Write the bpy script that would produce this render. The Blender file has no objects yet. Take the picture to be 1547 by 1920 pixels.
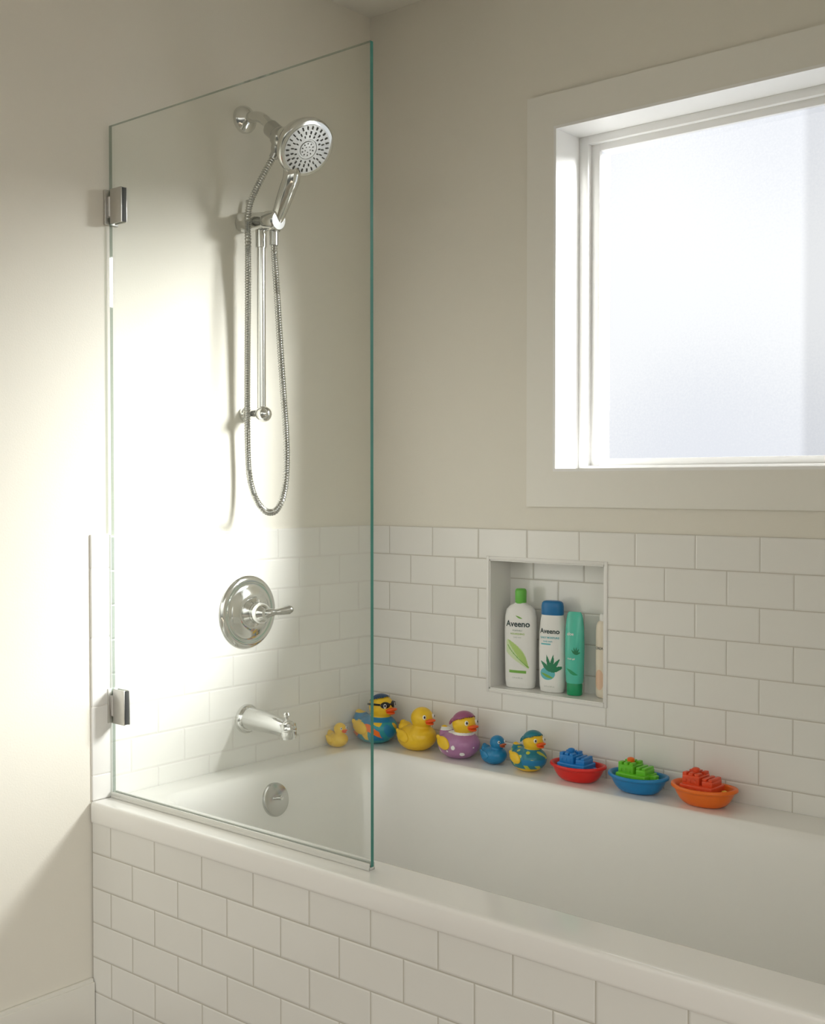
import bpy, bmesh, math, random
from mathutils import Vector, Matrix, Euler
random.seed(3)
scene=bpy.context.scene
COL=scene.collection
V=Vector
# ------------------------------------------------------------------ materials
def new_mat(name):
    m=bpy.data.materials.new(name); m.use_nodes=True
    nt=m.node_tree; b=nt.nodes['Principled BSDF']
    return m,nt,b
def pmat(name,col,rough=.4,metal=0.,bump=0.,bscale=60.,var=0.,coat=0.,spec=.5,trans=0.,sss=0.):
    m,nt,b=new_mat(name)
    b.inputs['Base Color'].default_value=(*col,1)
    b.inputs['Roughness'].default_value=rough
    b.inputs['Metallic'].default_value=metal
    b.inputs['Coat Weight'].default_value=coat
    b.inputs['Specular IOR Level'].default_value=spec
    b.inputs['Transmission Weight'].default_value=trans
    if sss:
        b.inputs['Subsurface Weight'].default_value=sss
        b.inputs['Subsurface Radius'].default_value=(.01,.01,.01)
    tc=nt.nodes.new('ShaderNodeTexCoord')
    nz=nt.nodes.new('ShaderNodeTexNoise'); nz.inputs['Scale'].default_value=bscale; nz.inputs['Detail'].default_value=3
    nt.links.new(tc.outputs['Object'],nz.inputs['Vector'])
    if bump:
        bp=nt.nodes.new('ShaderNodeBump'); bp.inputs['Strength'].default_value=bump; bp.inputs['Distance'].default_value=.001
        nt.links.new(nz.outputs['Fac'],bp.inputs['Height']); nt.links.new(bp.outputs['Normal'],b.inputs['Normal'])
    mx=nt.nodes.new('ShaderNodeMix'); mx.data_type='RGBA'
    mx.inputs[6].default_value=(*[c*(1-var) for c in col],1); mx.inputs[7].default_value=(*[min(1,c*(1+var)) for c in col],1)
    nt.links.new(nz.outputs['Fac'],mx.inputs[0]); nt.links.new(mx.outputs[2],b.inputs['Base Color'])
    return m
PX,PZ=.1545,.0783
def tile_mat(name,axis,u0,v0,grout=(.60,.575,.51),c1=(.85,.842,.80),c2=(.83,.822,.776)):
    m,nt,b=new_mat(name)
    tc=nt.nodes.new('ShaderNodeTexCoord'); sp=nt.nodes.new('ShaderNodeSeparateXYZ'); cb=nt.nodes.new('ShaderNodeCombineXYZ')
    nt.links.new(tc.outputs['Object'],sp.inputs[0])
    a=nt.nodes.new('ShaderNodeMath'); a.operation='ADD'; a.inputs[1].default_value=u0
    c=nt.nodes.new('ShaderNodeMath'); c.operation='ADD'; c.inputs[1].default_value=v0
    nt.links.new(sp.outputs[axis],a.inputs[0]); nt.links.new(sp.outputs['Z'],c.inputs[0])
    nt.links.new(a.outputs[0],cb.inputs[0]); nt.links.new(c.outputs[0],cb.inputs[1])
    br=nt.nodes.new('ShaderNodeTexBrick'); br.offset=.5; br.offset_frequency=2
    nt.links.new(cb.outputs[0],br.inputs['Vector'])
    br.inputs['Color1'].default_value=(*c1,1); br.inputs['Color2'].default_value=(*c2,1); br.inputs['Mortar'].default_value=(*grout,1)
    br.inputs['Scale'].default_value=1; br.inputs['Mortar Size'].default_value=.0015; br.inputs['Mortar Smooth'].default_value=.25
    br.inputs['Bias'].default_value=0; br.inputs['Brick Width'].default_value=PX; br.inputs['Row Height'].default_value=PZ
    nt.links.new(br.outputs['Color'],b.inputs['Base Color'])
    mr=nt.nodes.new('ShaderNodeMapRange'); mr.inputs[3].default_value=.13; mr.inputs[4].default_value=.8
    nt.links.new(br.outputs['Fac'],mr.inputs[0]); nt.links.new(mr.outputs[0],b.inputs['Roughness'])
    br2=nt.nodes.new('ShaderNodeTexBrick'); br2.offset=.5; br2.offset_frequency=2
    nt.links.new(cb.outputs[0],br2.inputs['Vector'])
    for k,vv in (('Scale',1),('Mortar Size',.0048),('Mortar Smooth',1.),('Bias',0),('Brick Width',PX),('Row Height',PZ)): br2.inputs[k].default_value=vv
    nz=nt.nodes.new('ShaderNodeTexNoise'); nz.inputs['Scale'].default_value=14; nz.inputs['Detail'].default_value=1
    nt.links.new(tc.outputs['Object'],nz.inputs['Vector'])
    s=nt.nodes.new('ShaderNodeMath'); s.operation='MULTIPLY'; s.inputs[1].default_value=1.5
    nt.links.new(nz.outputs['Fac'],s.inputs[0])
    su=nt.nodes.new('ShaderNodeMath'); su.operation='SUBTRACT'
    nt.links.new(s.outputs[0],su.inputs[0]); nt.links.new(br2.outputs['Fac'],su.inputs[1])
    bp=nt.nodes.new('ShaderNodeBump'); bp.inputs['Strength'].default_value=.7; bp.inputs['Distance'].default_value=.0013
    nt.links.new(su.outputs[0],bp.inputs['Height']); nt.links.new(bp.outputs['Normal'],b.inputs['Normal'])
    return m
PAINT=(.82,.792,.705)
M_paint=pmat('painted plaster',PAINT,.55,bump=.25,bscale=260,var=.008,spec=.3)
M_ceil=pmat('ceiling paint',(.80,.785,.72),.8,bump=.2,bscale=200,var=.01)
M_trimp=pmat('trim paint',(.865,.85,.785),.4,var=.006,spec=.4)
M_tileB=tile_mat('tile back','X',-.0721,-1.10+20*PZ)
M_tileL=tile_mat('tile left','Y',.0475,-1.10+20*PZ,grout=(.74,.72,.68))
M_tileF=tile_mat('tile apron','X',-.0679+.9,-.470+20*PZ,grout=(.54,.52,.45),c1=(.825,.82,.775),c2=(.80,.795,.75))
M_tileN=tile_mat('tile niche','X',-.03,-1.045+20*PZ)
M_tile=pmat('tile plain',(.84,.83,.795),.22,var=.01,bump=.1,bscale=14)
M_grout=pmat('grout',(.74,.72,.68),.8,var=.03)
M_tub=pmat('white enamel',(.89,.883,.845),.16,var=.006,bump=.03,bscale=8,coat=.3)
M_floor=pmat('floor tile',(.26,.20,.15),.4,var=.15,bscale=12)
M_chrome=pmat('polished chrome',(.76,.76,.74),.09,1.,var=.02)
M_chrome2=pmat('satin chrome',(.58,.58,.56),.2,1.,var=.03)
M_face=pmat('spray face grey',(.42,.42,.41),.28,1.,var=.03)
M_nickel=pmat('brushed nickel',(.60,.59,.56),.40,1.,var=.06,bscale=120)
M_dark=pmat('dark rubber',(.03,.03,.03),.5)
M_vinyl=pmat('vinyl window frame',(.93,.93,.91),.3,var=.005)
M_seal=pmat('clear sill strip',(.72,.72,.68),.25,.3)
def glass_mat(name,tint):
    m=bpy.data.materials.new(name); m.use_nodes=True; nt=m.node_tree; nt.nodes.clear()
    o=nt.nodes.new('ShaderNodeOutputMaterial'); t=nt.nodes.new('ShaderNodeBsdfTransparent'); t.inputs[0].default_value=(*tint,1)
    g=nt.nodes.new('ShaderNodeBsdfGlossy'); g.inputs['Roughness'].default_value=.01; g.inputs[0].default_value=(.95,1,.97,1)
    f=nt.nodes.new('ShaderNodeFresnel')
    ge=nt.nodes.new('ShaderNodeNewGeometry'); mr=nt.nodes.new('ShaderNodeMapRange'); mr.inputs[3].default_value=1.45; mr.inputs[4].default_value=1/1.45
    nt.links.new(ge.outputs['Backfacing'],mr.inputs[0]); nt.links.new(mr.outputs[0],f.inputs[0])
    mx=nt.nodes.new('ShaderNodeMixShader')
    nt.links.new(f.outputs[0],mx.inputs[0]); nt.links.new(t.outputs[0],mx.inputs[1]); nt.links.new(g.outputs[0],mx.inputs[2]); nt.links.new(mx.outputs[0],o.inputs[0])
    return m
M_glass=glass_mat('shower glass',(.978,.988,.980)); M_gedge2=glass_mat('glass polished edge',(.42,.48,.44))
M_gedge=pmat('glass green edge',(.06,.23,.19),.12,var=.35,bscale=5)
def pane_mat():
    m=bpy.data.materials.new('frosted pane daylight glow'); m.use_nodes=True; nt=m.node_tree; nt.nodes.clear()
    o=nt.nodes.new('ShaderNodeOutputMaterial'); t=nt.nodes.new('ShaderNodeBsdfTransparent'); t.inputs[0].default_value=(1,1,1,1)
    e=nt.nodes.new('ShaderNodeEmission'); mx=nt.nodes.new('ShaderNodeMixShader'); mx.inputs[0].default_value=.75  # daylight behind the glass is painted in as the pane's own emission
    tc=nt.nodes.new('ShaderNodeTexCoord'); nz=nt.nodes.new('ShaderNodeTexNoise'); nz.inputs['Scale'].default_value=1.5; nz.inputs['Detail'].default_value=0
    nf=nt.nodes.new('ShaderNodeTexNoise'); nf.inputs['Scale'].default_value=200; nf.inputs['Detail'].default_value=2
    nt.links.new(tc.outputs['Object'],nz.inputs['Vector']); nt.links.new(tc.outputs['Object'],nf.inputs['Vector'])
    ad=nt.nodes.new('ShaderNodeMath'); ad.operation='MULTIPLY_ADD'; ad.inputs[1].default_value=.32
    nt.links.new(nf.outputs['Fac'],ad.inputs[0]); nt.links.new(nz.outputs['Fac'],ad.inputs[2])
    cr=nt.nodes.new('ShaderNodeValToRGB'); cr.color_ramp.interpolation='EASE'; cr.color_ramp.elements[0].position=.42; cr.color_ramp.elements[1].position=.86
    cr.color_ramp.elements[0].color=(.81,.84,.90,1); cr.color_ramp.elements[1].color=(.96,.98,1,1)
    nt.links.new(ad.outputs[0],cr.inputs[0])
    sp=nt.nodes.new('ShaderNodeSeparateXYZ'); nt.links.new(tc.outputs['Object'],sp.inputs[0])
    mr=nt.nodes.new('ShaderNodeMapRange'); mr.interpolation_type='SMOOTHSTEP'; mr.inputs[1].default_value=1.185; mr.inputs[2].default_value=1.21; mr.inputs[3].default_value=1.04; mr.inputs[4].default_value=.84  # darker strip of the view outside, painted into the glow
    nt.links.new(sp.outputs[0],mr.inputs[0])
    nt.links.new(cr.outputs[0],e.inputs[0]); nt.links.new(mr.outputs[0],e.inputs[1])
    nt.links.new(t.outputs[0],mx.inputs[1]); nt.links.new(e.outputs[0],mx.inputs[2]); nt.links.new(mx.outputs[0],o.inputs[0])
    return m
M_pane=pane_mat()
def plast(n,c,r=.32,sss=0): return pmat(n,c,r,var=.02,bscale=20,spec=.5,sss=sss)
YEL=plast('yellow vinyl',(.86,.55,.02)); ORG=plast('orange beak vinyl',(.86,.11,.01)); WHT=plast('white vinyl',(.85,.85,.82)); BLK=plast('black vinyl',(.01,.01,.012))
PUR=plast('mauve vinyl',(.42,.19,.37)); PURD=plast('plum vinyl',(.34,.09,.19)); BLU=plast('blue vinyl',(.01,.21,.44)); TEA=plast('teal vinyl',(.01,.19,.26)); TEA2=plast('bright teal vinyl',(.02,.30,.35)); NAV=plast('navy vinyl',(.008,.05,.13)); OBK=plast('dark orange vinyl',(.45,.10,.03))
RED=plast('red plastic',(.72,.015,.01)); BBL=plast('bright blue plastic',(.01,.21,.60)); GRN=plast('lime plastic',(.14,.56,.02)); BORG=plast('orange plastic',(.88,.17,.01)); RORG=plast('red orange plastic',(.78,.08,.02)); LYEL=plast('yellow plastic',(.95,.6,.05)); BBL2=plast('azure plastic',(.01,.22,.52)); YGR=plast('yellow green vinyl',(.50,.55,.05))
# ------------------------------------------------------------------ mesh builder
class MB:
    def __init__(s): s.v=[];s.f=[];s.m=[];s.sm=[]
    def add(s,verts,faces,mi=0,M=None,smooth=True):
        o=len(s.v)
        for p in verts: s.v.append((M@V(p)) if M is not None else V(p))
        for f in faces: s.f.append([i+o for i in f]); s.m.append(mi); s.sm.append(smooth)
        return s
    def box(s,a,b,mi=0,bev=0.,seg=2,M=None):
        bm=bmesh.new(); bmesh.ops.create_cube(bm,size=1)
        a=V(a);b=V(b);c=(a+b)/2;d=b-a
        for v in bm.verts: v.co=V((c[i]+v.co[i]*d[i] for i in range(3)))
        if bev>0: bmesh.ops.bevel(bm,geom=list(bm.edges),offset=bev,segments=seg,profile=.5,affect='EDGES')
        bm.normal_update()
        s.add([v.co.copy() for v in bm.verts],[[v.index for v in f.verts] for f in bm.faces],mi,M,smooth=bev>0 and seg>1)
        bm.free(); return s
    def ell(s,c,r,mi=0,M=None,sub=3,rot=None):
        bm=bmesh.new(); bmesh.ops.create_icosphere(bm,subdivisions=sub,radius=1)
        R=Euler(rot).to_matrix() if rot else Matrix.Identity(3)
        vs=[V(c)+R@V((v.co.x*r[0],v.co.y*r[1],v.co.z*r[2])) for v in bm.verts]
        s.add(vs,[[v.index for v in f.verts] for f in bm.faces],mi,M); bm.free(); return s
    def lathe(s,prof,org,axis,mi=0,n=40,M=None):
        ax=V(axis).normalized(); q=ax.to_track_quat('Z','Y')
        vs=[];fs=[]
        for r,h in prof:
            for i in range(n):
                t=2*math.pi*i/n; vs.append(V(org)+q@V((r*math.cos(t),r*math.sin(t),h)))
        for j in range(len(prof)-1):
            for i in range(n):
                k=(i+1)%n; fs.append([j*n+i,j*n+k,(j+1)*n+k,(j+1)*n+i])
        fs.append(list(range(n))[::-1]); fs.append([ (len(prof)-1)*n+i for i in range(n)])
        return s.add(vs,fs,mi,M)
    def tube(s,pts,rad,n=14,mi=0,M=None,caps=True):
        pts=[V(p) for p in pts]; L=len(pts)
        if not hasattr(rad,'__len__'): rad=[rad]*L
        T=[(pts[min(i+1,L-1)]-pts[max(i-1,0)]).normalized() for i in range(L)]
        nrm=T[0].orthogonal().normalized(); vs=[];fs=[]
        for i in range(L):
            nrm=(nrm-T[i]*nrm.dot(T[i])).normalized(); bn=T[i].cross(nrm)
            for k in range(n):
                t=2*math.pi*k/n; vs.append(pts[i]+(nrm*math.cos(t)+bn*math.sin(t))*rad[i])
        for j in range(L-1):
            for i in range(n):
                k=(i+1)%n; fs.append([j*n+i,j*n+k,(j+1)*n+k,(j+1)*n+i])
        if caps: fs.append(list(range(n))[::-1]); fs.append([(L-1)*n+i for i in range(n)])
        return s.add(vs,fs,mi,M)
    def rings(s,rings,mi=0,M=None,capa=True,capb=True,smooth=True):
        n=len(rings[0]);vs=[p for r in rings for p in r];fs=[]
        for j in range(len(rings)-1):
            for i in range(n):
                k=(i+1)%n; fs.append([j*n+i,j*n+k,(j+1)*n+k,(j+1)*n+i])
        if capa: fs.append(list(range(n))[::-1])
        if capb: fs.append([(len(rings)-1)*n+i for i in range(n)])
        return s.add(vs,fs,mi,M,smooth)
    def obj(s,name,mats,parent=None,loc=None,label=None,auto=35,fix=True):
        me=bpy.data.meshes.new(name); me.from_pydata([tuple(v) for v in s.v],[],s.f)
        for m in mats: me.materials.append(m)
        me.polygons.foreach_set('material_index',s.m); me.polygons.foreach_set('use_smooth',s.sm)
        if fix:
            bm=bmesh.new(); bm.from_mesh(me); bmesh.ops.recalc_face_normals(bm,faces=bm.faces); bm.to_mesh(me); bm.free()
        me.set_sharp_from_angle(angle=math.radians(auto)); me.update()
        o=bpy.data.objects.new(name,me); COL.objects.link(o)
        if loc: o.location=loc
        if parent: o.parent=parent
        if label: o['label']=label
        return o
def empty(name,loc,label,cat,group=None):
    o=bpy.data.objects.new(name,None); o.empty_display_size=.02; o.location=loc; COL.objects.link(o)
    o['label']=label; o['category']=cat
    if group: o['group']=group
    return o
def catmull(P,step=.01):
    P=[V(p) for p in P]; P=[P[0]*2-P[1]]+P+[P[-1]*2-P[-2]]; out=[]
    for i in range(1,len(P)-2):
        a,b,c,d=P[i-1:i+3]; n=max(2,int((c-b).length/step))
        for k in range(n):
            t=k/n; out.append(.5*((2*b)+(c-a)*t+(2*a-5*b+4*c-d)*t*t+(3*b-a-3*c+d)*t**3))
    out.append(P[-2]); return out
def struct(o): o['kind']='structure'; return o
# ------------------------------------------------------------------ room shell
ZF=-.03; ZC=2.5185; ZT=.5063; ZTT=1.10
NX0,NX1,NZ0,NZ1=.4166,.7625,.6837,1.021; ND=.09
WX0,WX1,WZ0,WZ1=.6173,1.62,1.2478,2.0953
XR=1.85
b=MB()
def pb(x0,x1,z0,z1): b.box((x0,.004,z0),(x1,.17,z1),0)
pb(-.12,3.6,ZF,NZ0); pb(-.12,NX0,NZ0,NZ1); pb(NX1,3.6,NZ0,NZ1); pb(-.12,3.6,NZ1,WZ0); pb(-.12,WX0,WZ0,WZ1); pb(WX1,3.6,WZ0,WZ1); pb(-.12,3.6,WZ1,ZC)
def tb(x0,x1,z0,z1): b.box((x0,0,z0),(x1,.0065,z1),1)
tb(-.006,XR,.40,NZ0); tb(-.006,NX0,NZ0,NZ1); tb(NX1,XR,NZ0,NZ1); tb(-.006,XR,NZ1,ZTT)
b.box((NX0-.01,ND,NZ0-.01),(NX1+.01,.165,NZ1+.01),2)
b.box((NX0,.0,NZ0),(NX0+.004,ND,NZ1),3); b.box((NX1-.004,0,NZ0),(NX1,ND,NZ1),3)
b.box((NX0,0,NZ0),(NX1,ND,NZ0+.004),3); b.box((NX0,0,NZ1-.004),(NX1,ND,NZ1),3)
struct(b.obj('wall_back',[M_paint,M_tileB,M_tileN,M_tile],fix=False))
b=MB(); b.box((-.12,-3.6,ZF),(-.0035,.17,ZC),0); b.box((-.007,-.873,.40),(0,0,ZTT),1)
struct(b.obj('wall_left',[M_paint,M_tileL],fix=False))
b=MB(); b.box((XR,-.96,ZF),(XR+.12,.006,ZC),0); struct(b.obj('wall_right',[M_paint]))
b=MB(); b.box((-.12,-3.6,ZC),(3.6,.17,ZC+.1),0); struct(b.obj('ceiling',[M_ceil]))
b=MB(); b.box((-.12,-3.6,ZF-.1),(3.6,.17,ZF),0); struct(b.obj('floor',[M_floor]))
b=MB(); b.box((-.0035,-3.6,ZF),(.010,-.927,.102),0,.002); b.box((-.0035,-3.6,.098),(.006,-.927,.110),0,.003); struct(b.obj('baseboard_left',[M_trimp],fix=False))
b=MB()
zs=[1.104,1.027,.8725,.718,.5635,.507]
for i in range(5): b.box((-.006,-.925,zs[i+1]+.0006),(.0015,-.8742,zs[i]-.0006),0,.0025,3)
b.box((-.006,-.9238,.507),(.0007,-.8725,1.102),1)
struct(b.obj('trim_1',[M_tile,M_grout],fix=False))
b=MB(); w=.008
b.box((NX0-w,-.003,NZ0-w),(NX0+.001,.004,NZ1+w),0,.0015); b.box((NX1-.001,-.003,NZ0-w),(NX1+w,.004,NZ1+w),0,.0015)
b.box((NX0+.001,-.003,NZ0-w),(NX1-.001,.004,NZ0+.001),0,.0015); b.box((NX0+.001,-.003,NZ1-.001),(NX1-.001,.004,NZ1+w),0,.0015)
struct(b.obj('trim_2',[M_tile],fix=False))
b=MB(); cx0,cx1,cz0,cz1=.5366,1.70,1.1591,2.178; t=-.005
b.box((cx0,t,cz0),(WX0,.007,cz1),0); b.box((WX1,t,cz0),(cx1,.007,cz1),0)
b.box((WX0,t,cz0),(WX1,.007,WZ0),0); b.box((WX0,t,WZ1),(WX1,.007,cz1),0)
b.box((WX0-.001,t-.001,WZ0-.001),(WX0+.006,.17,WZ1+.001),1); b.box((WX1-.006,t-.001,WZ0-.001),(WX1+.001,.17,WZ1+.001),1)
b.box((WX0+.006,t-.001,WZ0-.001),(WX1-.006,.17,WZ0+.006),1); b.box((WX0+.006,t-.001,WZ1-.006),(WX1-.006,.17,WZ1+.001),1)
struct(b.obj('trim_3',[M_trimp,M_vinyl],fix=False))
b=MB()
def frame(x0,x1,z0,z1,l,bt,tp,y0,y1):
    b.box((x0,y0,z0),(x0+l,y1,z1),0,.0015); b.box((x1-l,y0,z0),(x1,y1,z1),0,.0015)
    b.box((x0+l-.0002,y0,z0),(x1-l+.0002,y1,z0+bt),0,.0008); b.box((x0+l-.0002,y0,z1-tp),(x1-l+.0002,y1,z1),0,.0008)
frame(WX0+.006,WX1-.006,WZ0+.006,WZ1-.006,.026,.008,.020,.100,.170)
frame(WX0+.0315,WX1-.0315,WZ0+.0135,WZ1-.0255,.025,.018,.018,.116,.168)
w1=struct(b.obj('window_1',[M_vinyl],fix=False))
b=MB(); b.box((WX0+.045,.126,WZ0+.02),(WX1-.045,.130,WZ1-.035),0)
p=b.obj('window_pane',[M_pane],parent=w1); p['label']='frosted window glass with daylight glow painted in'
# ------------------------------------------------------------------ bathtub
tub=empty('bathtub',(.9,-.46,0),'white alcove bathtub with a subway-tiled front apron and wide rim','bathtub')
def rrect(x0,x1,y0,y1,r,z,nc=10):
    out=[]
    for cx,cy,a0 in ((x1-r,y1-r,0),(x0+r,y1-r,90),(x0+r,y0+r,180),(x1-r,y0+r,270)):
        for i in range(nc+1):
            a=math.radians(a0+90*i/nc); out.append((cx+r*math.cos(a),cy+r*math.sin(a),z))
    return out
R=[]
x0,x1=.0015,XR-.002
for yf,z in ((-.9245,.4600),(-.928,.4603),(-.9290,.462),(-.9295,.466),(-.9295,.498),(-.9285,.5030),(-.9262,.5055),(-.922,.5063),(-.914,.5063)):
    R.append(rrect(x0,x1,yf,-.0015,.0008,z))
def inn(d,z,rr): R.append(rrect(.085+d,1.70-d*1.6,-.822+d*.6,-.125-d*.6,rr,z))
inn(-.006,.5063,.075)
for d,z,rr in ((.0,.5060,.078),(.006,.5045,.08),(.013,.501,.082),(.020,.4945,.085),(.026,.485,.088),(.031,.472,.09),(.037,.445,.095),(.046,.39,.10),(.058,.32,.11),(.080,.20,.12),(.092,.16,.12),(.11,.13,.12),(.14,.112,.12),(.20,.105,.10),(.26,.102,.05)): inn(d,z,rr)
b=MB(); b.rings(R,0,capa=False,capb=True)
def rel(o,root): o.parent=root; o.location=o.location-root.location; return o
rel(b.obj('tub_body',[M_tub],auto=50),tub)
b=MB(); b.box((.001-.9,-.925,ZF+.001),(XR-.002-.9,-.86,.4602),0)
a=b.obj('apron',[M_tileF]); a.parent=tub; a.location=(0,.46,0); a['label']='white subway-tiled front apron'
ov=MB(); axo=V((1,0,.2)).normalized()
oc=V((.122,-.484,.441))
ov.lathe([(.041,-.004),(.041,.004),(.039,.008),(.034,.010),(.006,.0115),(.001,.0115)],oc,axo)
ovo=rel(ov.obj('overflow_plate',[M_chrome2]),tub)
ov=MB(); ov.lathe([(.005,0),(.006,.012),(.0055,.016),(.001,.017)],oc+axo*.010+V((0,0,.004)),axo)
l=ov.obj('trip_lever',[M_chrome]); l.parent=ovo
# ------------------------------------------------------------------ glass screen
sc=empty('shower_screen',(.0,-.87,ZT),'frameless clear glass shower screen standing on the tub rim','shower screen')
b=MB(); gx0,gx1,gy0,gy1,gz0,gz1=.006,.795,-.874,-.866,.5125,2.016
vs=[(gx0,gy0,gz0),(gx1,gy0,gz0),(gx1,gy1,gz0),(gx0,gy1,gz0),(gx0,gy0,gz1),(gx1,gy0,gz1),(gx1,gy1,gz1),(gx0,gy1,gz1)]
b.add(vs,[[0,1,5,4],[2,3,7,6]],0,smooth=False); b.add(vs,[[0,3,2,1],[4,5,6,7],[3,0,4,7]],2,smooth=False); b.add(vs,[[1,2,6,5]],1,smooth=False)
rel(b.obj('glass_panel',[M_glass,M_gedge,M_gedge2],fix=False),sc)
b=MB(); b.box((.004,-.8785,.5066),(.794,-.8615,.512),0,.001); b.box((.004,-.8780,.5066),(.794,-.8745,.520),0,.001); b.box((.004,-.8655,.5066),(.794,-.8620,.520),0,.001)
rel(b.obj('sill_channel',[M_seal],label='silver channel along the bottom of the glass',fix=False),sc)
for zc in (1.835,.715):
    b=MB(); h=.039
    b.box((-.0030,-.884,zc-h),(.004,-.848,zc+h),0,.0015) ; b.box((.003,-.878,zc-h*.62),(.015,-.848,zc+h*.62),0,.0015)
    b.tube([(.011,-.877,zc-h*.55),(.011,-.877,zc+h*.55)],.0035)
    b.box((.014,-.8785,zc-h),(.055,-.8742,zc+h),0,.0010); b.box((.014,-.8658,zc-h),(.055,-.8615,zc+h),0,.0010)
    b.box((.0538,-.8755,zc-h*.96),(.0556,-.8645,zc+h*.96),1)
    rel(b.obj('hinge',[M_nickel,M_dark],label='brushed nickel wall hinge',fix=False),sc)
# ------------------------------------------------------------------ shower
Y=-.467
sh=empty('shower_set',(0,Y,2.126),'chrome wall shower with round head, slide bar and looping metal hose','shower')
def W(name,b,mats,root,label=None,parent=None):
    o=b.obj(name,mats); 
    if label: o['label']=label
    if parent is None: rel(o,root)
    else: o.parent=parent
    return o
b=MB(); b.lathe([(.034,-.004),(.034,.004),(.032,.009),(.024,.015),(.017,.019),(.014,.021),(.001,.021)],(0,Y,2.126),(1,0,0)); W('wall_flange',b,[M_chrome],sh)
arm=catmull([(.0,Y,2.126),(.035,Y,2.126),(.065,Y,2.117),(.095,Y,2.093),(.122,Y,2.066)],.006)
b=MB(); b.tube(arm,.0135,18); W('shower_arm',b,[M_chrome],sh)
b=MB(); b.ell((.132,Y-.002,2.056),(.026,.026,.027)); b.lathe([(.0195,-.022),(.021,-.02),(.021,.012),(.018,.016),(.001,.016)],(.112,Y,2.074),(.62,0,-.5))
b.lathe([(.0155,0),(.0165,.002),(.0165,.02),(.014,.03),(.001,.03)],(.124,Y,2.05),(-.2,0,-1)); W('diverter_joint',b,[M_chrome2],sh)
nh=V((.84,-.14,-.64)).normalized(); hc=V((.221,Y-.004,2.016))
b=MB(); b.lathe([(.001,-.066),(.022,-.066),(.028,-.054),(.036,-.044),(.051,-.035),(.064,-.024),(.071,-.011),(.073,.0),(.072,.004),(.069,.007),(.062,.008),(.001,.0075)],hc,nh,n=64)
neck=[V((.134,Y-.002,2.058)),V((.148,Y-.002,2.056)),hc-nh*.052]
b.tube(neck,[.020,.023,.028],20)
head=W('shower_head',b,[M_chrome],sh)
b=MB(); q=nh.to_track_quat('Z','Y')
b.lathe([(.061,.0075),(.0605,.0095),(.025,.0105),(.024,.009),(.020,.009),(.019,.0112),(.001,.0118)],hc,nh,0,n=64)
def noz(r,a,l,w):
    c=hc+q@V((r*math.cos(a),r*math.sin(a),.0105)); Mx=Matrix.Translation(c)@(q.to_matrix().to_4x4())@Matrix.Rotation(a,4,'Z')
    b.box((-l/2,-w/2,-.001),(l/2,w/2,.0014),1,.0006,2,Mx)
for rr,n,l in ((.053,26,.008),(.041,20,.007),(.032,16,.0055),(.0145,10,.004),(.007,5,.003)):
    for i in range(n): noz(rr,2*math.pi*(i+.5*(n%4==0))/n,l,.003)
o=b.obj('nozzle_plate',[M_face,M_dark],label='perforated grey chrome spray face'); o.parent=head
hp=catmull([hc-nh*.020+V((-.036,0,-.024)),(.178,Y-.008,1.955),(.160,Y-.006,1.924),(.141,Y-.004,1.895),(.121,Y,1.868),(.109,Y,1.838)],.006)
n=len(hp); b=MB(); b.tube(hp,[.0195-.0065*(i/(n-1))+.004*math.sin(math.pi*i/(n-1)) for i in range(n)],20); W('hand_shower_handle',b,[M_chrome],sh)
b=MB(); b.lathe([(.001,-.004),(.022,-.004),(.0245,-.002),(.0245,.03),(.0235,.032),(.0225,.034),(.0225,.085),(.0235,.087),(.0245,.089),(.0245,.124),(.0215,.128),(.001,.128)],(.003,Y-.006,1.869),(1,0,-.10),n=36)
b.tube([(.018,Y,1.885),(.014,Y,1.908),(.008,Y,1.924)],[.006,.005,.0035],12)
b.lathe([(.001,-.024),(.0185,-.024),(.0185,.018),(.001,.018)],(.109,Y,1.86),(.3,0,1),n=30)
W('holder_bracket',b,[M_chrome],sh)
b=MB(); b.tube([(.060,Y,1.385),(.060,Y,1.87)],.0110,20); b.tube([(.060,Y,1.80),(.060,Y,1.86)],.014,20); W('slide_bar',b,[M_chrome],sh)
b=MB(); b.lathe([(.018,-.003),(.018,.006),(.013,.010),(.0125,.016),(.0125,.055)],(0,Y,1.391),(1,0,0)); b.ell((.067,Y,1.389),(.022,.020,.020)); b.ell((.012,Y,1.391),(.015,.016,.016)); W('lower_bracket',b,[M_chrome],sh)
hose=catmull([(.120,Y,2.028),(.100,Y-.012,1.992),(.075,Y-.024,1.945),(.062,Y-.038,1.90),(.054,Y-.038,1.86),(.046,Y-.030,1.80),(.038,Y-.024,1.65),(.033,Y-.022,1.5),(.030,Y-.02,1.36),(.030,Y-.016,1.25),(.042,Y-.01,1.19),(.062,Y-.004,1.158),(.085,Y,1.146),(.112,Y,1.152),(.136,Y,1.185),(.148,Y,1.245),(.148,Y,1.33),(.140,Y,1.42),(.128,Y,1.55),(.117,Y,1.68),(.108,Y,1.78),(.106,Y,1.842)],.0030)
b=MB(); b.tube(hose,[.0088 if i%2 else .0064 for i in range(len(hose))],10)
b.tube([(.120,Y,2.034),(.110,Y-.006,2.010)],.0105,14); b.tube([(.106,Y,1.80),(.106,Y,1.842)],.0105,14)
W('hose',b,[M_chrome2],sh,'ribbed metal hose')
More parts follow.
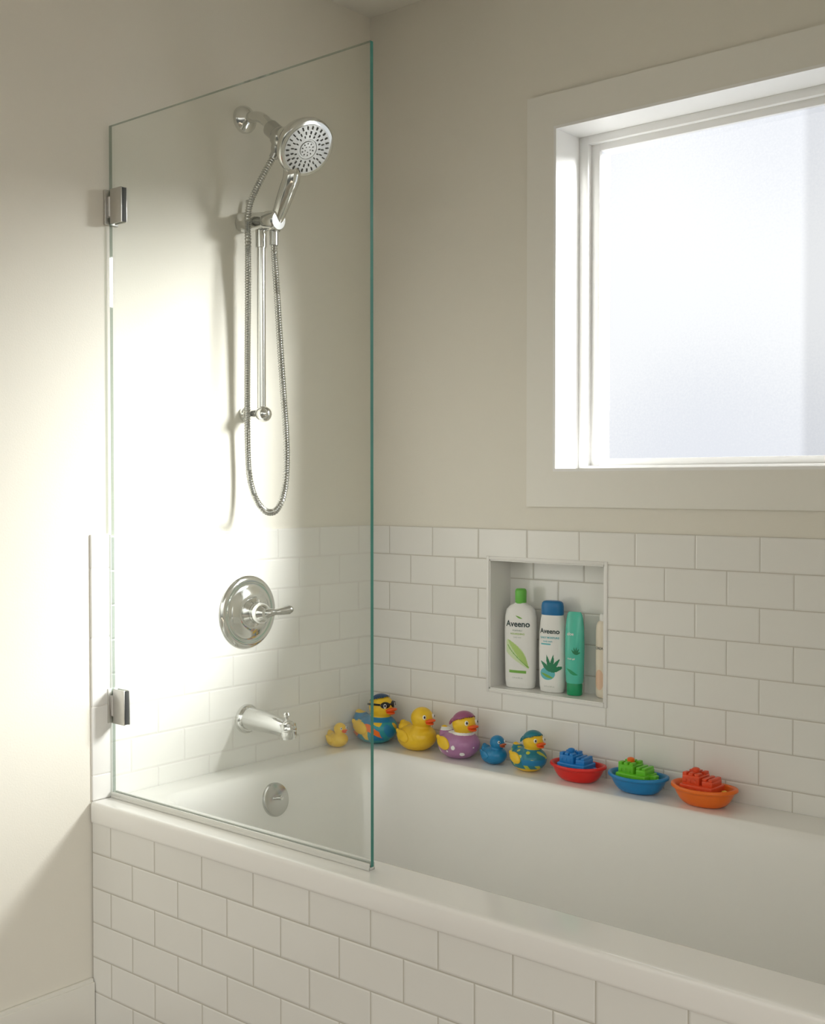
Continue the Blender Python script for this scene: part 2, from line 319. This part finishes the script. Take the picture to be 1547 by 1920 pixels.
# ------------------------------------------------------------------ valve
va=empty('shower_valve',(0,-.462,.893),'round chrome shower valve plate with a lever handle on the tiles','shower valve')
c=V((0,-.462,.893))
b=MB(); b.lathe([(.092,-.002),(.092,.003),(.089,.007),(.080,.010),(.074,.0085),(.068,.0085),(.062,.012),(.050,.018),(.040,.021),(.001,.021)],c,(1,0,0),n=72)
W('escutcheon_plate',b,[M_chrome],va)
b=MB(); b.lathe([(.036,.019),(.036,.024),(.030,.030),(.027,.034),(.027,.052),(.024,.060),(.020,.066),(.016,.072),(.001,.074)],c,(1,0,0),n=44); W('valve_hub',b,[M_chrome],va)
b=MB(); lp=catmull([c+V((.058,.0,0)),c+V((.074,.008,.002)),c+V((.084,.026,.004)),c+V((.090,.042,.006)),c+V((.095,.054,.008))],.004); n=len(lp)
b.tube(lp,[ (.016-.009*min(1,i/(n*.45))) + .0050*max(0,(i/(n-1)-.45)/.55)**.7 for i in range(n)],18); b.ell(lp[-1],(.0118,.0118,.010)); W('lever',b,[M_chrome2],va)
# ------------------------------------------------------------------ spout
sp=empty('bath_spout',(0,Y,.623),'chrome tub spout with diverter knob mounted on the tiles','tub spout')
b=MB(); b.lathe([(.037,-.002),(.037,.006),(.034,.012),(.030,.015),(.001,.015)],(0,Y,.623),(1,0,0)); W('spout_flange',b,[M_chrome],sp)
pts=catmull([(.0,Y,.624),(.05,Y,.624),(.10,Y,.621),(.135,Y,.617),(.152,Y,.614)],.005); n=len(pts)
b=MB(); b.tube(pts,[.030-.009*(i/(n-1)) for i in range(n)],26); b.ell((.152,Y,.617),(.0215,.0215,.021)); b.lathe([(.0205,-.018),(.0205,.010),(.0195,.014),(.0185,.0145),(.0175,.020),(.001,.020)],(.152,Y,.612),(.1,0,-1)); W('spout_body',b,[M_chrome],sp)
b=MB(); b.lathe([(.004,0),(.004,.010),(.008,.013),(.009,.019),(.006,.024),(.001,.025)],(.146,Y,.633),(.1,0,1)); W('diverter_knob',b,[M_chrome],sp)
# ------------------------------------------------------------------ ducks
def remesh(b,vox,mats,name,colf,it=6):
    tmp=b.obj('tmp',[M_dark],fix=False); md=tmp.modifiers.new('r','REMESH'); md.mode='VOXEL'; md.voxel_size=vox
    sm=tmp.modifiers.new('s','SMOOTH'); sm.factor=.6; sm.iterations=it
    dg=bpy.context.evaluated_depsgraph_get(); dg.update()
    me=bpy.data.meshes.new_from_object(tmp.evaluated_get(dg)); me.name=name
    om=tmp.data; bpy.data.objects.remove(tmp); bpy.data.meshes.remove(om)
    me.materials.clear()
    for m in mats: me.materials.append(m)
    for p in me.polygons: p.use_smooth=True; p.material_index=colf(p.center)
    o=bpy.data.objects.new(name,me); COL.objects.link(o); return o
def duck(H,loc,rz,label,mats,colf,beak,extras=None,wing=None,eyes=True,group='bath ducks on the tub ledge'):
    root=empty('rubber_duck',loc,label,'rubber duck',group); root.rotation_euler=(0,0,rz)
    def S(p): return V(p)*H
    b=MB()
    b.ell(S((-.04,0,.27)),S((.49,.40,.30))); b.ell(S((.14,0,.32)),S((.35,.35,.28))); b.ell(S((-.40,0,.44)),S((.17,.19,.13)),rot=(0,.75,0)); b.ell(S((-.49,0,.54)),S((.08,.09,.07)),rot=(0,.9,0))
    b.ell(S((.14,0,.54)),S((.22,.21,.16))); b.ell(S((.16,0,.745)),S((.270,.252,.252)))
    for v in b.v: v.z=max(v.z,0.)
    body=remesh(b,H*.012,mats,'duck_body',lambda c:colf(c/H)); body.parent=root
    b=MB()
    b.ell(S((.432,0,.715)),S((.13,.125,.044)),rot=(0,-.22,0)); b.ell(S((.412,0,.660)),S((.10,.098,.034)),rot=(0,.16,0)); b.ell(S((.380,0,.69)),S((.07,.10,.05)))
    o=b.obj('beak',[beak]); o.parent=root
    for sgn in (-1,1):
        b=MB(); b.ell(S((-.10,sgn*.365,.34)),S((.22,.055,.125)),rot=(sgn*.25,.28,sgn*.10)); b.ell(S((-.28,sgn*.335,.41)),S((.10,.04,.06)),rot=(0,.5,sgn*.2))
        o=b.obj('wing',[wing or mats[0]]); o.parent=root
        if eyes:
            b=MB(); d=V((.80,sgn*.50,.22)).normalized(); cc=V((.16,0,.745))+V((d.x*.264,d.y*.248,d.z*.247))
            b.ell(S(cc),S((.042,.042,.055)),0); b.ell(S(cc+d*.022),S((.026,.026,.036)),1,sub=2)
            o=b.obj('eye',[WHT,BLK]); o.parent=root
    if extras: extras(root,H)
    return root
def bandana(m,knot=True):
    def f(root,H):
        b=MB(); cc=V((.16,0,.76))
        b.ell(cc*H,V((.282,.265,.258))*H,0,sub=4)
        nrm=V((-.35,0,1)).normalized(); keep=[]; 
        for fi,fa in enumerate(b.f):
            c=sum((b.v[i] for i in fa),V())/len(fa)
            if (c/H-cc).dot(nrm)>.085: keep.append(fi)
        b.f=[b.f[i] for i in keep]; b.m=[0]*len(keep); b.sm=[True]*len(keep)
        if knot:
            b.ell(V((-.13,-.06,.80))*H,V((.05,.04,.04))*H); b.ell(V((-.19,-.08,.74))*H,V((.035,.02,.08))*H,rot=(0,.6,0))
        o=b.obj('bandana',[m]); md=o.modifiers.new('t','SOLIDIFY'); md.thickness=H*.02; o.parent=root
        me=o.data; bm=bmesh.new(); bm.from_mesh(me); bmesh.ops.delete(bm,geom=[v for v in bm.verts if not v.link_faces],context='VERTS'); bm.to_mesh(me); bm.free()
    return f
def shades(root,H):
    b=MB()
    for sgn in (-1,1):
        b.ell(V((.380,sgn*.112,.815))*H,V((.035,.105,.068))*H,rot=(0,-.2,sgn*.45))
        b.tube([V((.325,sgn*.215,.83))*H,V((.16,sgn*.268,.83))*H,V((.03,sgn*.25,.82))*H],H*.022,8)
    b.tube([V((.415,-.05,.83))*H,V((.415,.05,.83))*H],H*.02,8)
    o=b.obj('sunglasses',[BLK]); o.parent=root
    b=MB(); cc=V((.16,0,.76)); b.ell(cc*H,V((.276,.260,.256))*H,0,sub=4)
    nrm=V((-.30,0,1)).normalized(); keep=[]
    for fi,fa in enumerate(b.f):
        c=sum((b.v[i] for i in fa),V())/len(fa)
        if (c/H-cc).dot(nrm)>.155: keep.append(fi)
    b.f=[b.f[i] for i in keep]; b.m=[0]*len(keep); b.sm=[True]*len(keep)
    o=b.obj('cap',[NAV],auto=60); o.parent=root
    me=o.data; bm=bmesh.new(); bm.from_mesh(me); bmesh.ops.delete(bm,geom=[v for v in bm.verts if not v.link_faces],context='VERTS'); bm.to_mesh(me); bm.free()
zl=ZT+.0005
duck(.066,(.036,-.172,zl),-.1,'small plain yellow rubber duck in the corner of the tub ledge',[YEL],lambda c:0,ORG)
def c2(c):
    if c.z>.56: return 0
    if c.z<.10: return 2
    if abs(c.z-.26-.10*math.sin(c.x*7+1))<.07 and c.x<.36: return 4
    n=math.sin(c.x*13+1)*math.sin(c.y*11+c.z*9)
    if c.z>.47: return 1
    return 1 if n>.15 else (0 if n<-.45 else 2)
duck(.134,(.078,-.064,zl),-.05,'large rubber duck with sunglasses, navy cap and multicoloured blue outfit',[YEL,BLU,TEA2,PURD,BORG],c2,ORG,extras=shades,wing=YEL)
duck(.117,(.224,-.060,zl),-.15,'classic yellow rubber duck with orange beak on the tub ledge',[YEL],lambda c:0,ORG)
def c4(c):
    if c.z>.585: return 0
    if c.z>.53: return 2
    for x,y,z in ((.25,-.24,.38),(.05,-.42,.17),(.32,-.20,.15),(.43,-.02,.30),(-.25,-.32,.15),(.20,-.37,.28),(.30,.2,.25)):
        if (c-V((x,y,z))).length<.055: return 2
    return 1
duck(.122,(.366,-.060,zl),-.2,'rubber duck in mauve dress with white dots and plum bandana',[YEL,PUR,WHT],c4,ORG,extras=bandana(PURD,True),wing=YEL)
duck(.074,(.474,-.055,zl),-.2,'small solid blue rubber duck with a dark orange beak',[BLU],lambda c:0,OBK,wing=BLU)
def c6(c):
    if c.z>.57: return 0
    if c.z<.10: return 0
    if c.x>.15 and c.z>.2 and c.z<.34: return 2
    if math.sin(c.x*18+.5)*math.sin(c.y*14+c.z*16)>.62: return 3
    return 1
duck(.101,(.583,-.058,zl),-.25,'rubber duck in spotted teal outfit with yellow wings and teal bandana',[YEL,TEA,BLU,YGR],c6,ORG,extras=bandana(TEA,True),wing=YEL)
# ------------------------------------------------------------------ boats
def boat(loc,L,Hh,rz,label,hm,tm,am,var):
    root=empty('toy_boat',loc,label,'toy boat','toy boats on the tub ledge'); root.rotation_euler=(0,0,rz)
    a=L/2; bw=L*.335; hz=L*.30
    def ring(k,z,sheer=0.):
        out=[]
        for i in range(64):
            t=2*math.pi*i/64; c,s_=math.cos(t),math.sin(t)
            x=math.copysign(abs(c)**.90,c); y=math.copysign(abs(s_)**.90,s_)*(1-.05*max(0,x)**2)
            out.append((a*k*x, bw*(k*.95+.05)*y, z*hz+sheer*hz*(x*x)*.08))
        return out
    b=MB(); b.rings([ring(.48,0),ring(.56,.02),ring(.68,.12),ring(.78,.28,.2),ring(.86,.47,.4),ring(.92,.66,.8),ring(.94,.72,1),ring(1.0,.73,1),ring(1.03,.77,1),ring(1.035,.83,1),ring(1.02,.90,1),ring(.98,.93,1),ring(.93,.91,1),ring(.89,.83,1),ring(.83,.6,.4),ring(.78,.48,0)],0)
    hull=b.obj('hull',[hm],auto=70); hull.parent=root
    b=MB(); z0=hz*.46; u=L
    b.box((-.31*u,-.20*u,z0),(.23*u,.20*u,z0+.17*u),0,.022*u,4)
    b.box((-.28*u,-.17*u,z0+.15*u),(.0*u,.17*u,z0+.30*u),0,.022*u,4)
    b.box((.03*u,-.15*u,z0+.15*u),(.21*u,.15*u,z0+.25*u),0,.022*u,4)
    for k in range(3):
        for s in (-1,1): b.box((-.28*u+k*.10*u,s*.10*u-.06*u,z0+.28*u),(-.21*u+k*.10*u,s*.10*u+.06*u,z0+.34*u),0,.014*u,3)
    for k in range(2): b.box((.035*u+k*.10*u,-.145*u,z0+.235*u),(.100*u+k*.10*u,.145*u,z0+.285*u),0,.014*u,3)
    for k in range(3):
        b.box((-.245*u+k*.08*u,-.178*u,z0+.19*u),(-.205*u+k*.08*u,.178*u,z0+.25*u),0,.006*u)
    for k in range(4): b.box((-.28*u+k*.13*u,-.21*u,z0+.06*u),(-.22*u+k*.13*u,.21*u,z0+.12*u),0,.008*u)
    if var==1: b.box((.16*u,-.06*u,z0+.08*u),(.34*u,.06*u,z0+.17*u),0,.014*u,3)
    o=b.obj('superstructure',[tm],fix=False); o.parent=root
    b=MB(); 
    b.tube([(-.14*u,0,z0+.28*u),(-.14*u,0,z0+.37*u)],.06*u,20); b.ell((-.14*u,0,z0+.37*u),(.06*u,.06*u,.028*u))
    o=b.obj('funnel',[am]); o.parent=root
    b=MB(); b.ell((.33*u,0,z0+.08*u),(.055*u,.05*u,.05*u)); b.tube([(.32*u,-.04*u,z0+.04*u),(.32*u,-.04*u,z0+.13*u)],.014*u,10)
    o=b.obj('anchor_winch',[LYEL if var==2 else tm]); o.parent=root
    return root
boat((.729,-.063,zl),.140,0,.0,'toy tugboat with red hull and blue cabin',RED,BBL,BBL,0)
boat((.892,-.064,zl),.144,0,-.02,'toy tugboat with blue hull and lime green cabin',BBL2,GRN,BORG,1)
boat((1.058,-.067,zl),.149,0,-.05,'toy tugboat with orange hull and red-orange cabin',BORG,RORG,RORG,2)
# ------------------------------------------------------------------ bottles in the niche
zs=NZ0+.0045
def bottle(name,loc,rz,prof,mats,label,cat,capprof,capmat,ex=2.6,decals=()):
    root=empty(name,loc,label,cat); root.rotation_euler=(0,0,rz)
    def ring(a_,b_,z,e=ex,n=56):
        out=[]
        for i in range(n):
            t=2*math.pi*i/n; c,s_=math.cos(t),math.sin(t)
            out.append((a_*math.copysign(abs(c)**(2/e),c),b_*math.copysign(abs(s_)**(2/e),s_),z))
        return out
    b=MB(); b.rings([ring(*p) for p in prof],0); bo=b.obj('bottle_body',mats,auto=50); bo.parent=root
    b=MB(); b.rings([ring(*p) for p in capprof],0); co=b.obj('cap',[capmat],auto=40); co.parent=root
    def ab(z):
        for i in range(len(prof)-1):
            if prof[i][2]<=z<=prof[i+1][2]:
                t=(z-prof[i][2])/max(1e-9,prof[i+1][2]-prof[i][2]); return prof[i][0]*(1-t)+prof[i+1][0]*t,prof[i][1]*(1-t)+prof[i+1][1]*t
        return prof[0][0],prof[0][1]
    def wrap(x,z,off):
        a_,b_=ab(z); k=max(0.,1-min(1,abs(x)/a_)**ex)**(1/ex); return (x,-b_*k-off,z)
    for kind,m,d in decals:
        if kind=='text':
            s,x,z,size,bold=d
            cu=bpy.data.curves.new('t','FONT'); cu.body=s; cu.size=size; cu.align_x='CENTER'; cu.offset=bold; cu.resolution_u=3
            to=bpy.data.objects.new('t',cu); COL.objects.link(to)
            dg=bpy.context.evaluated_depsgraph_get(); dg.update(); me=bpy.data.meshes.new_from_object(to.evaluated_get(dg))
            bpy.data.objects.remove(to); me.materials.clear(); me.materials.append(m)
            for v in me.vertices: v.co=wrap(x+v.co.x,z+v.co.y,.0006)
            o=bpy.data.objects.new('lettering',me); COL.objects.link(o); o.parent=root
        else:
            fn,x0_,x1_,z0_,z1_=d; nx,nz=48,48; vs=[];fs=[]
            for j in range(nz+1):
                for i in range(nx+1): vs.append(wrap(x0_+(x1_-x0_)*i/nx,z0_+(z1_-z0_)*j/nz,{'print':.0003,'print2':.00045,'print3':.00055}[kind]))
            for j in range(nz):
                for i in range(nx):
                    if fn((i+.5)/nx,(j+.5)/nz): fs.append([j*(nx+1)+i,j*(nx+1)+i+1,(j+1)*(nx+1)+i+1,(j+1)*(nx+1)+i])
            mb=MB(); mb.add(vs,fs,0); o=mb.obj('printed_label',[m],fix=False); o.parent=root
            bm=bmesh.new(); bm.from_mesh(o.data); bmesh.ops.delete(bm,geom=[v for v in bm.verts if not v.link_faces],context='VERTS'); bm.to_mesh(o.data); bm.free()
    return root
BW=plast('bottle white',(.86,.86,.83),.25); CG=plast('cap green',(.16,.55,.08)); CB=plast('cap blue',(.01,.17,.42)); INK=plast('dark ink',(.02,.05,.05)); LG=plast('leaf green',(.46,.66,.20)); PG=plast('pale leaf green',(.66,.78,.48)); DG=plast('deep green print',(.02,.22,.10)); TL=plast('aqua print',(.12,.50,.55)); MG=plast('mid green print',(.20,.46,.07))
TUBE=plast('turquoise tube',(.10,.58,.44),.18,sss=.3); TUBEC=plast('green tube cap',(.015,.34,.14)); BEI=plast('cream bottle',(.82,.74,.60)); PINK=plast('blush print',(.80,.55,.38)); GREY=plast('grey ink',(.35,.42,.35))
oval=lambda u,v:(u-.5)**2+(v-.5)**2<.25
full=lambda u,v:True
def swoosh(u,v):
    cx=.08+.84*(1-v)**1.3; return abs(u-cx)<.48*math.sin(math.pi*v)**.8*(0.45+.55*v)
def swoosh2(u,v):
    cx=.08+.84*(1-v)**1.3; return 0<=(u-cx)<.44*math.sin(math.pi*v)**.8*(0.45+.55*v)
def vein(u,v):
    cx=.08+.84*(1-v)**1.3; return abs(u-cx-.0)<.022
def leaf(ang,ln,wd,ox,oz):
    def f(u,v):
        x=u-ox;y=v-oz; s=x*math.cos(ang)+y*math.sin(ang); t=-x*math.sin(ang)+y*math.cos(ang)
        return 0<s<ln and abs(t)<wd*math.sin(math.pi*(s/ln)**.8)
    return f
L5=[leaf(a_,.66,.085,.5,.10) for a_ in (.35,.85,1.35,1.9,2.5)]
plant=lambda u,v:any(f(u,v) for f in L5)
leaf2=lambda u,v: abs(v-(.25+.5*(1-u)**1.5))<.16*math.sin(math.pi*u)
bottle('shampoo_bottle',(.484,.047,zs),.18,[(.036,.017,0),(.0395,.0195,.003),(.0415,.0205,.02),(.0430,.021,.10),(.0435,.021,.15),(.0425,.0205,.185),(.0385,.019,.203),(.029,.0155,.213),(.017,.013,.218),(.0135,.0125,.221)],[BW],
  'white shampoo bottle with green cap and green leaf print','bottle',[(.0135,.0135,.219,2),(.0145,.0145,.221,2),(.0150,.0150,.250,2),(.0135,.0135,.255,2),(.011,.011,.257,2)],CG,
  decals=[('text',INK,('Aveeno',0,.160,.0215,.0005)),('print',MG,(leaf2,-.006,.014,.178,.192)),('text',GREY,('POSITIVELY',0,.148,.0055,.0001)),('text',LG,('NOURISHING',0,.139,.0066,.0001)),('text',GREY,('body wash',.0,.131,.005,.0)),
   ('print',PG,(swoosh,-.033,.036,.052,.126)),('print2',LG,(swoosh2,-.033,.036,.052,.126)),('print3',MG,(vein,-.033,.036,.056,.112)),('print',MG,(full,-.024,.024,.040,.047)),('text',GREY,('12 fl oz 354 mL',0,.026,.0048,.0))])
bottle('shampoo_bottle',(.582,.047,zs),.12,[(.028,.015,0),(.0320,.0175,.003),(.0340,.0185,.02),(.0352,.019,.07),(.0355,.019,.11),(.0345,.0185,.15),(.0315,.0178,.180),(.0285,.017,.196)],[BW],
  'white shampoo bottle with blue flip cap and green plant print','bottle',[(.0285,.0168,.196,2.4),(.0298,.0178,.198,2.4),(.0293,.0178,.218,2.4),(.0278,.0170,.226,2.4),(.0245,.015,.230,2.4),(.018,.011,.232,2.4)],CB,
  decals=[('text',INK,('Aveeno',0,.150,.0175,.0004)),('text',TL,('DAILY MOISTURE',0,.137,.0068,.00015)),('text',TL,('body wash',-.004,.128,.0060,.0001)),('print',TL,(full,-.024,.004,.121,.1245)),
   ('print',TL,(oval,-.026,.016,.032,.064)),('print2',DG,(plant,-.024,.032,.046,.116)),('print3',MG,(leaf2,-.024,.012,.032,.056)),('text',GREY,('12 fl oz 354 mL',0,.014,.0048,.0))])
bottle('shampoo_bottle',(.649,.046,zs),.1,[(.020,.016,.030),(.0215,.0168,.034),(.0235,.0165,.06),(.0250,.015,.12),(.0245,.012,.165),(.0225,.008,.190),(.020,.005,.202),(.0165,.003,.208)],[TUBE],
  'translucent turquoise squeeze tube standing on its green cap','bottle',[(.018,.015,0,2.2),(.0195,.0165,.002,2.2),(.0200,.017,.026,2.2),(.0190,.016,.030,2.2)],TUBEC,
  decals=[('print',DG,(plant,-.002,.020,.100,.130)),('text',WHT,('aloe',-.006,.150,.011,.0002)),('text',WHT,('fresh gel',-.002,.090,.006,.0001)),('print',TUBEC,(leaf2,-.016,.016,.045,.075))])
bottle('lotion_bottle',(.726,.060,zs),.1,[(.016,.011,0),(.020,.014,.004),(.021,.015,.02),(.021,.015,.165),(.020,.0145,.178),(.0165,.012,.187),(.012,.010,.190)],[BEI],
  'slim cream lotion bottle with blush print by the niche side','bottle',[(.011,.010,.189,2.),(.0120,.0110,.190,2.),(.0120,.0110,.204,2.),(.010,.009,.207,2.)],BW,
  decals=[('print',PINK,(oval,-.020,.006,.02,.07)),('text',INK,('CREAM',-.004,.12,.009,.0001))])
# ------------------------------------------------------------------ lights
def area(name,loc,target,size,e,col,spread=180):
    l=bpy.data.lights.new(name,'AREA'); l.shape='DISK'; l.size=size; l.energy=e; l.color=col; l.spread=math.radians(spread)
    o=bpy.data.objects.new(name,l); o.location=loc; o.rotation_euler=(V(target)-V(loc)).to_track_quat('-Z','Y').to_euler(); COL.objects.link(o); return o
area('sky_light',(3.85,2.15,3.12),(1.1,.0,1.68),1.7,13500,(.99,.99,.985))
w=bpy.data.worlds.new('World'); scene.world=w; w.use_nodes=True
nt=w.node_tree; bg=nt.nodes['Background']
tc=nt.nodes.new('ShaderNodeTexCoord'); nz=nt.nodes.new('ShaderNodeTexNoise'); nz.inputs['Scale'].default_value=1.7; nz.inputs['Detail'].default_value=1  # invented background patches, added to give the chrome contrast
nt.links.new(tc.outputs['Generated'],nz.inputs['Vector'])
cr=nt.nodes.new('ShaderNodeValToRGB'); cr.color_ramp.elements[0].position=.40; cr.color_ramp.elements[1].position=.58
cr.color_ramp.elements[0].color=(.27,.262,.235,1); cr.color_ramp.elements[1].color=(1,.98,.925,1)
nt.links.new(nz.outputs['Fac'],cr.inputs[0]); nt.links.new(cr.outputs[0],bg.inputs[0])
sp=nt.nodes.new('ShaderNodeSeparateXYZ'); nt.links.new(tc.outputs['Generated'],sp.inputs[0])
mr=nt.nodes.new('ShaderNodeMapRange'); mr.inputs[1].default_value=-.20; mr.inputs[2].default_value=.12; mr.inputs[3].default_value=.22; mr.inputs[4].default_value=1.75  # background dimmed below the horizon to deepen shade low in the room
nt.links.new(sp.outputs[2],mr.inputs[0]); nt.links.new(mr.outputs[0],bg.inputs[1])
# ------------------------------------------------------------------ camera
cam=bpy.data.cameras.new('Camera'); co=bpy.data.objects.new('Camera',cam); COL.objects.link(co)
co.location=(2.2406,-2.4646,1.2161); co.rotation_euler=(math.pi/2-.0238,0,.7021)
cam.sensor_fit='VERTICAL'; cam.sensor_height=36; cam.lens=2212.55/1920*36
scene.camera=co
scene.view_settings.view_transform='Standard'
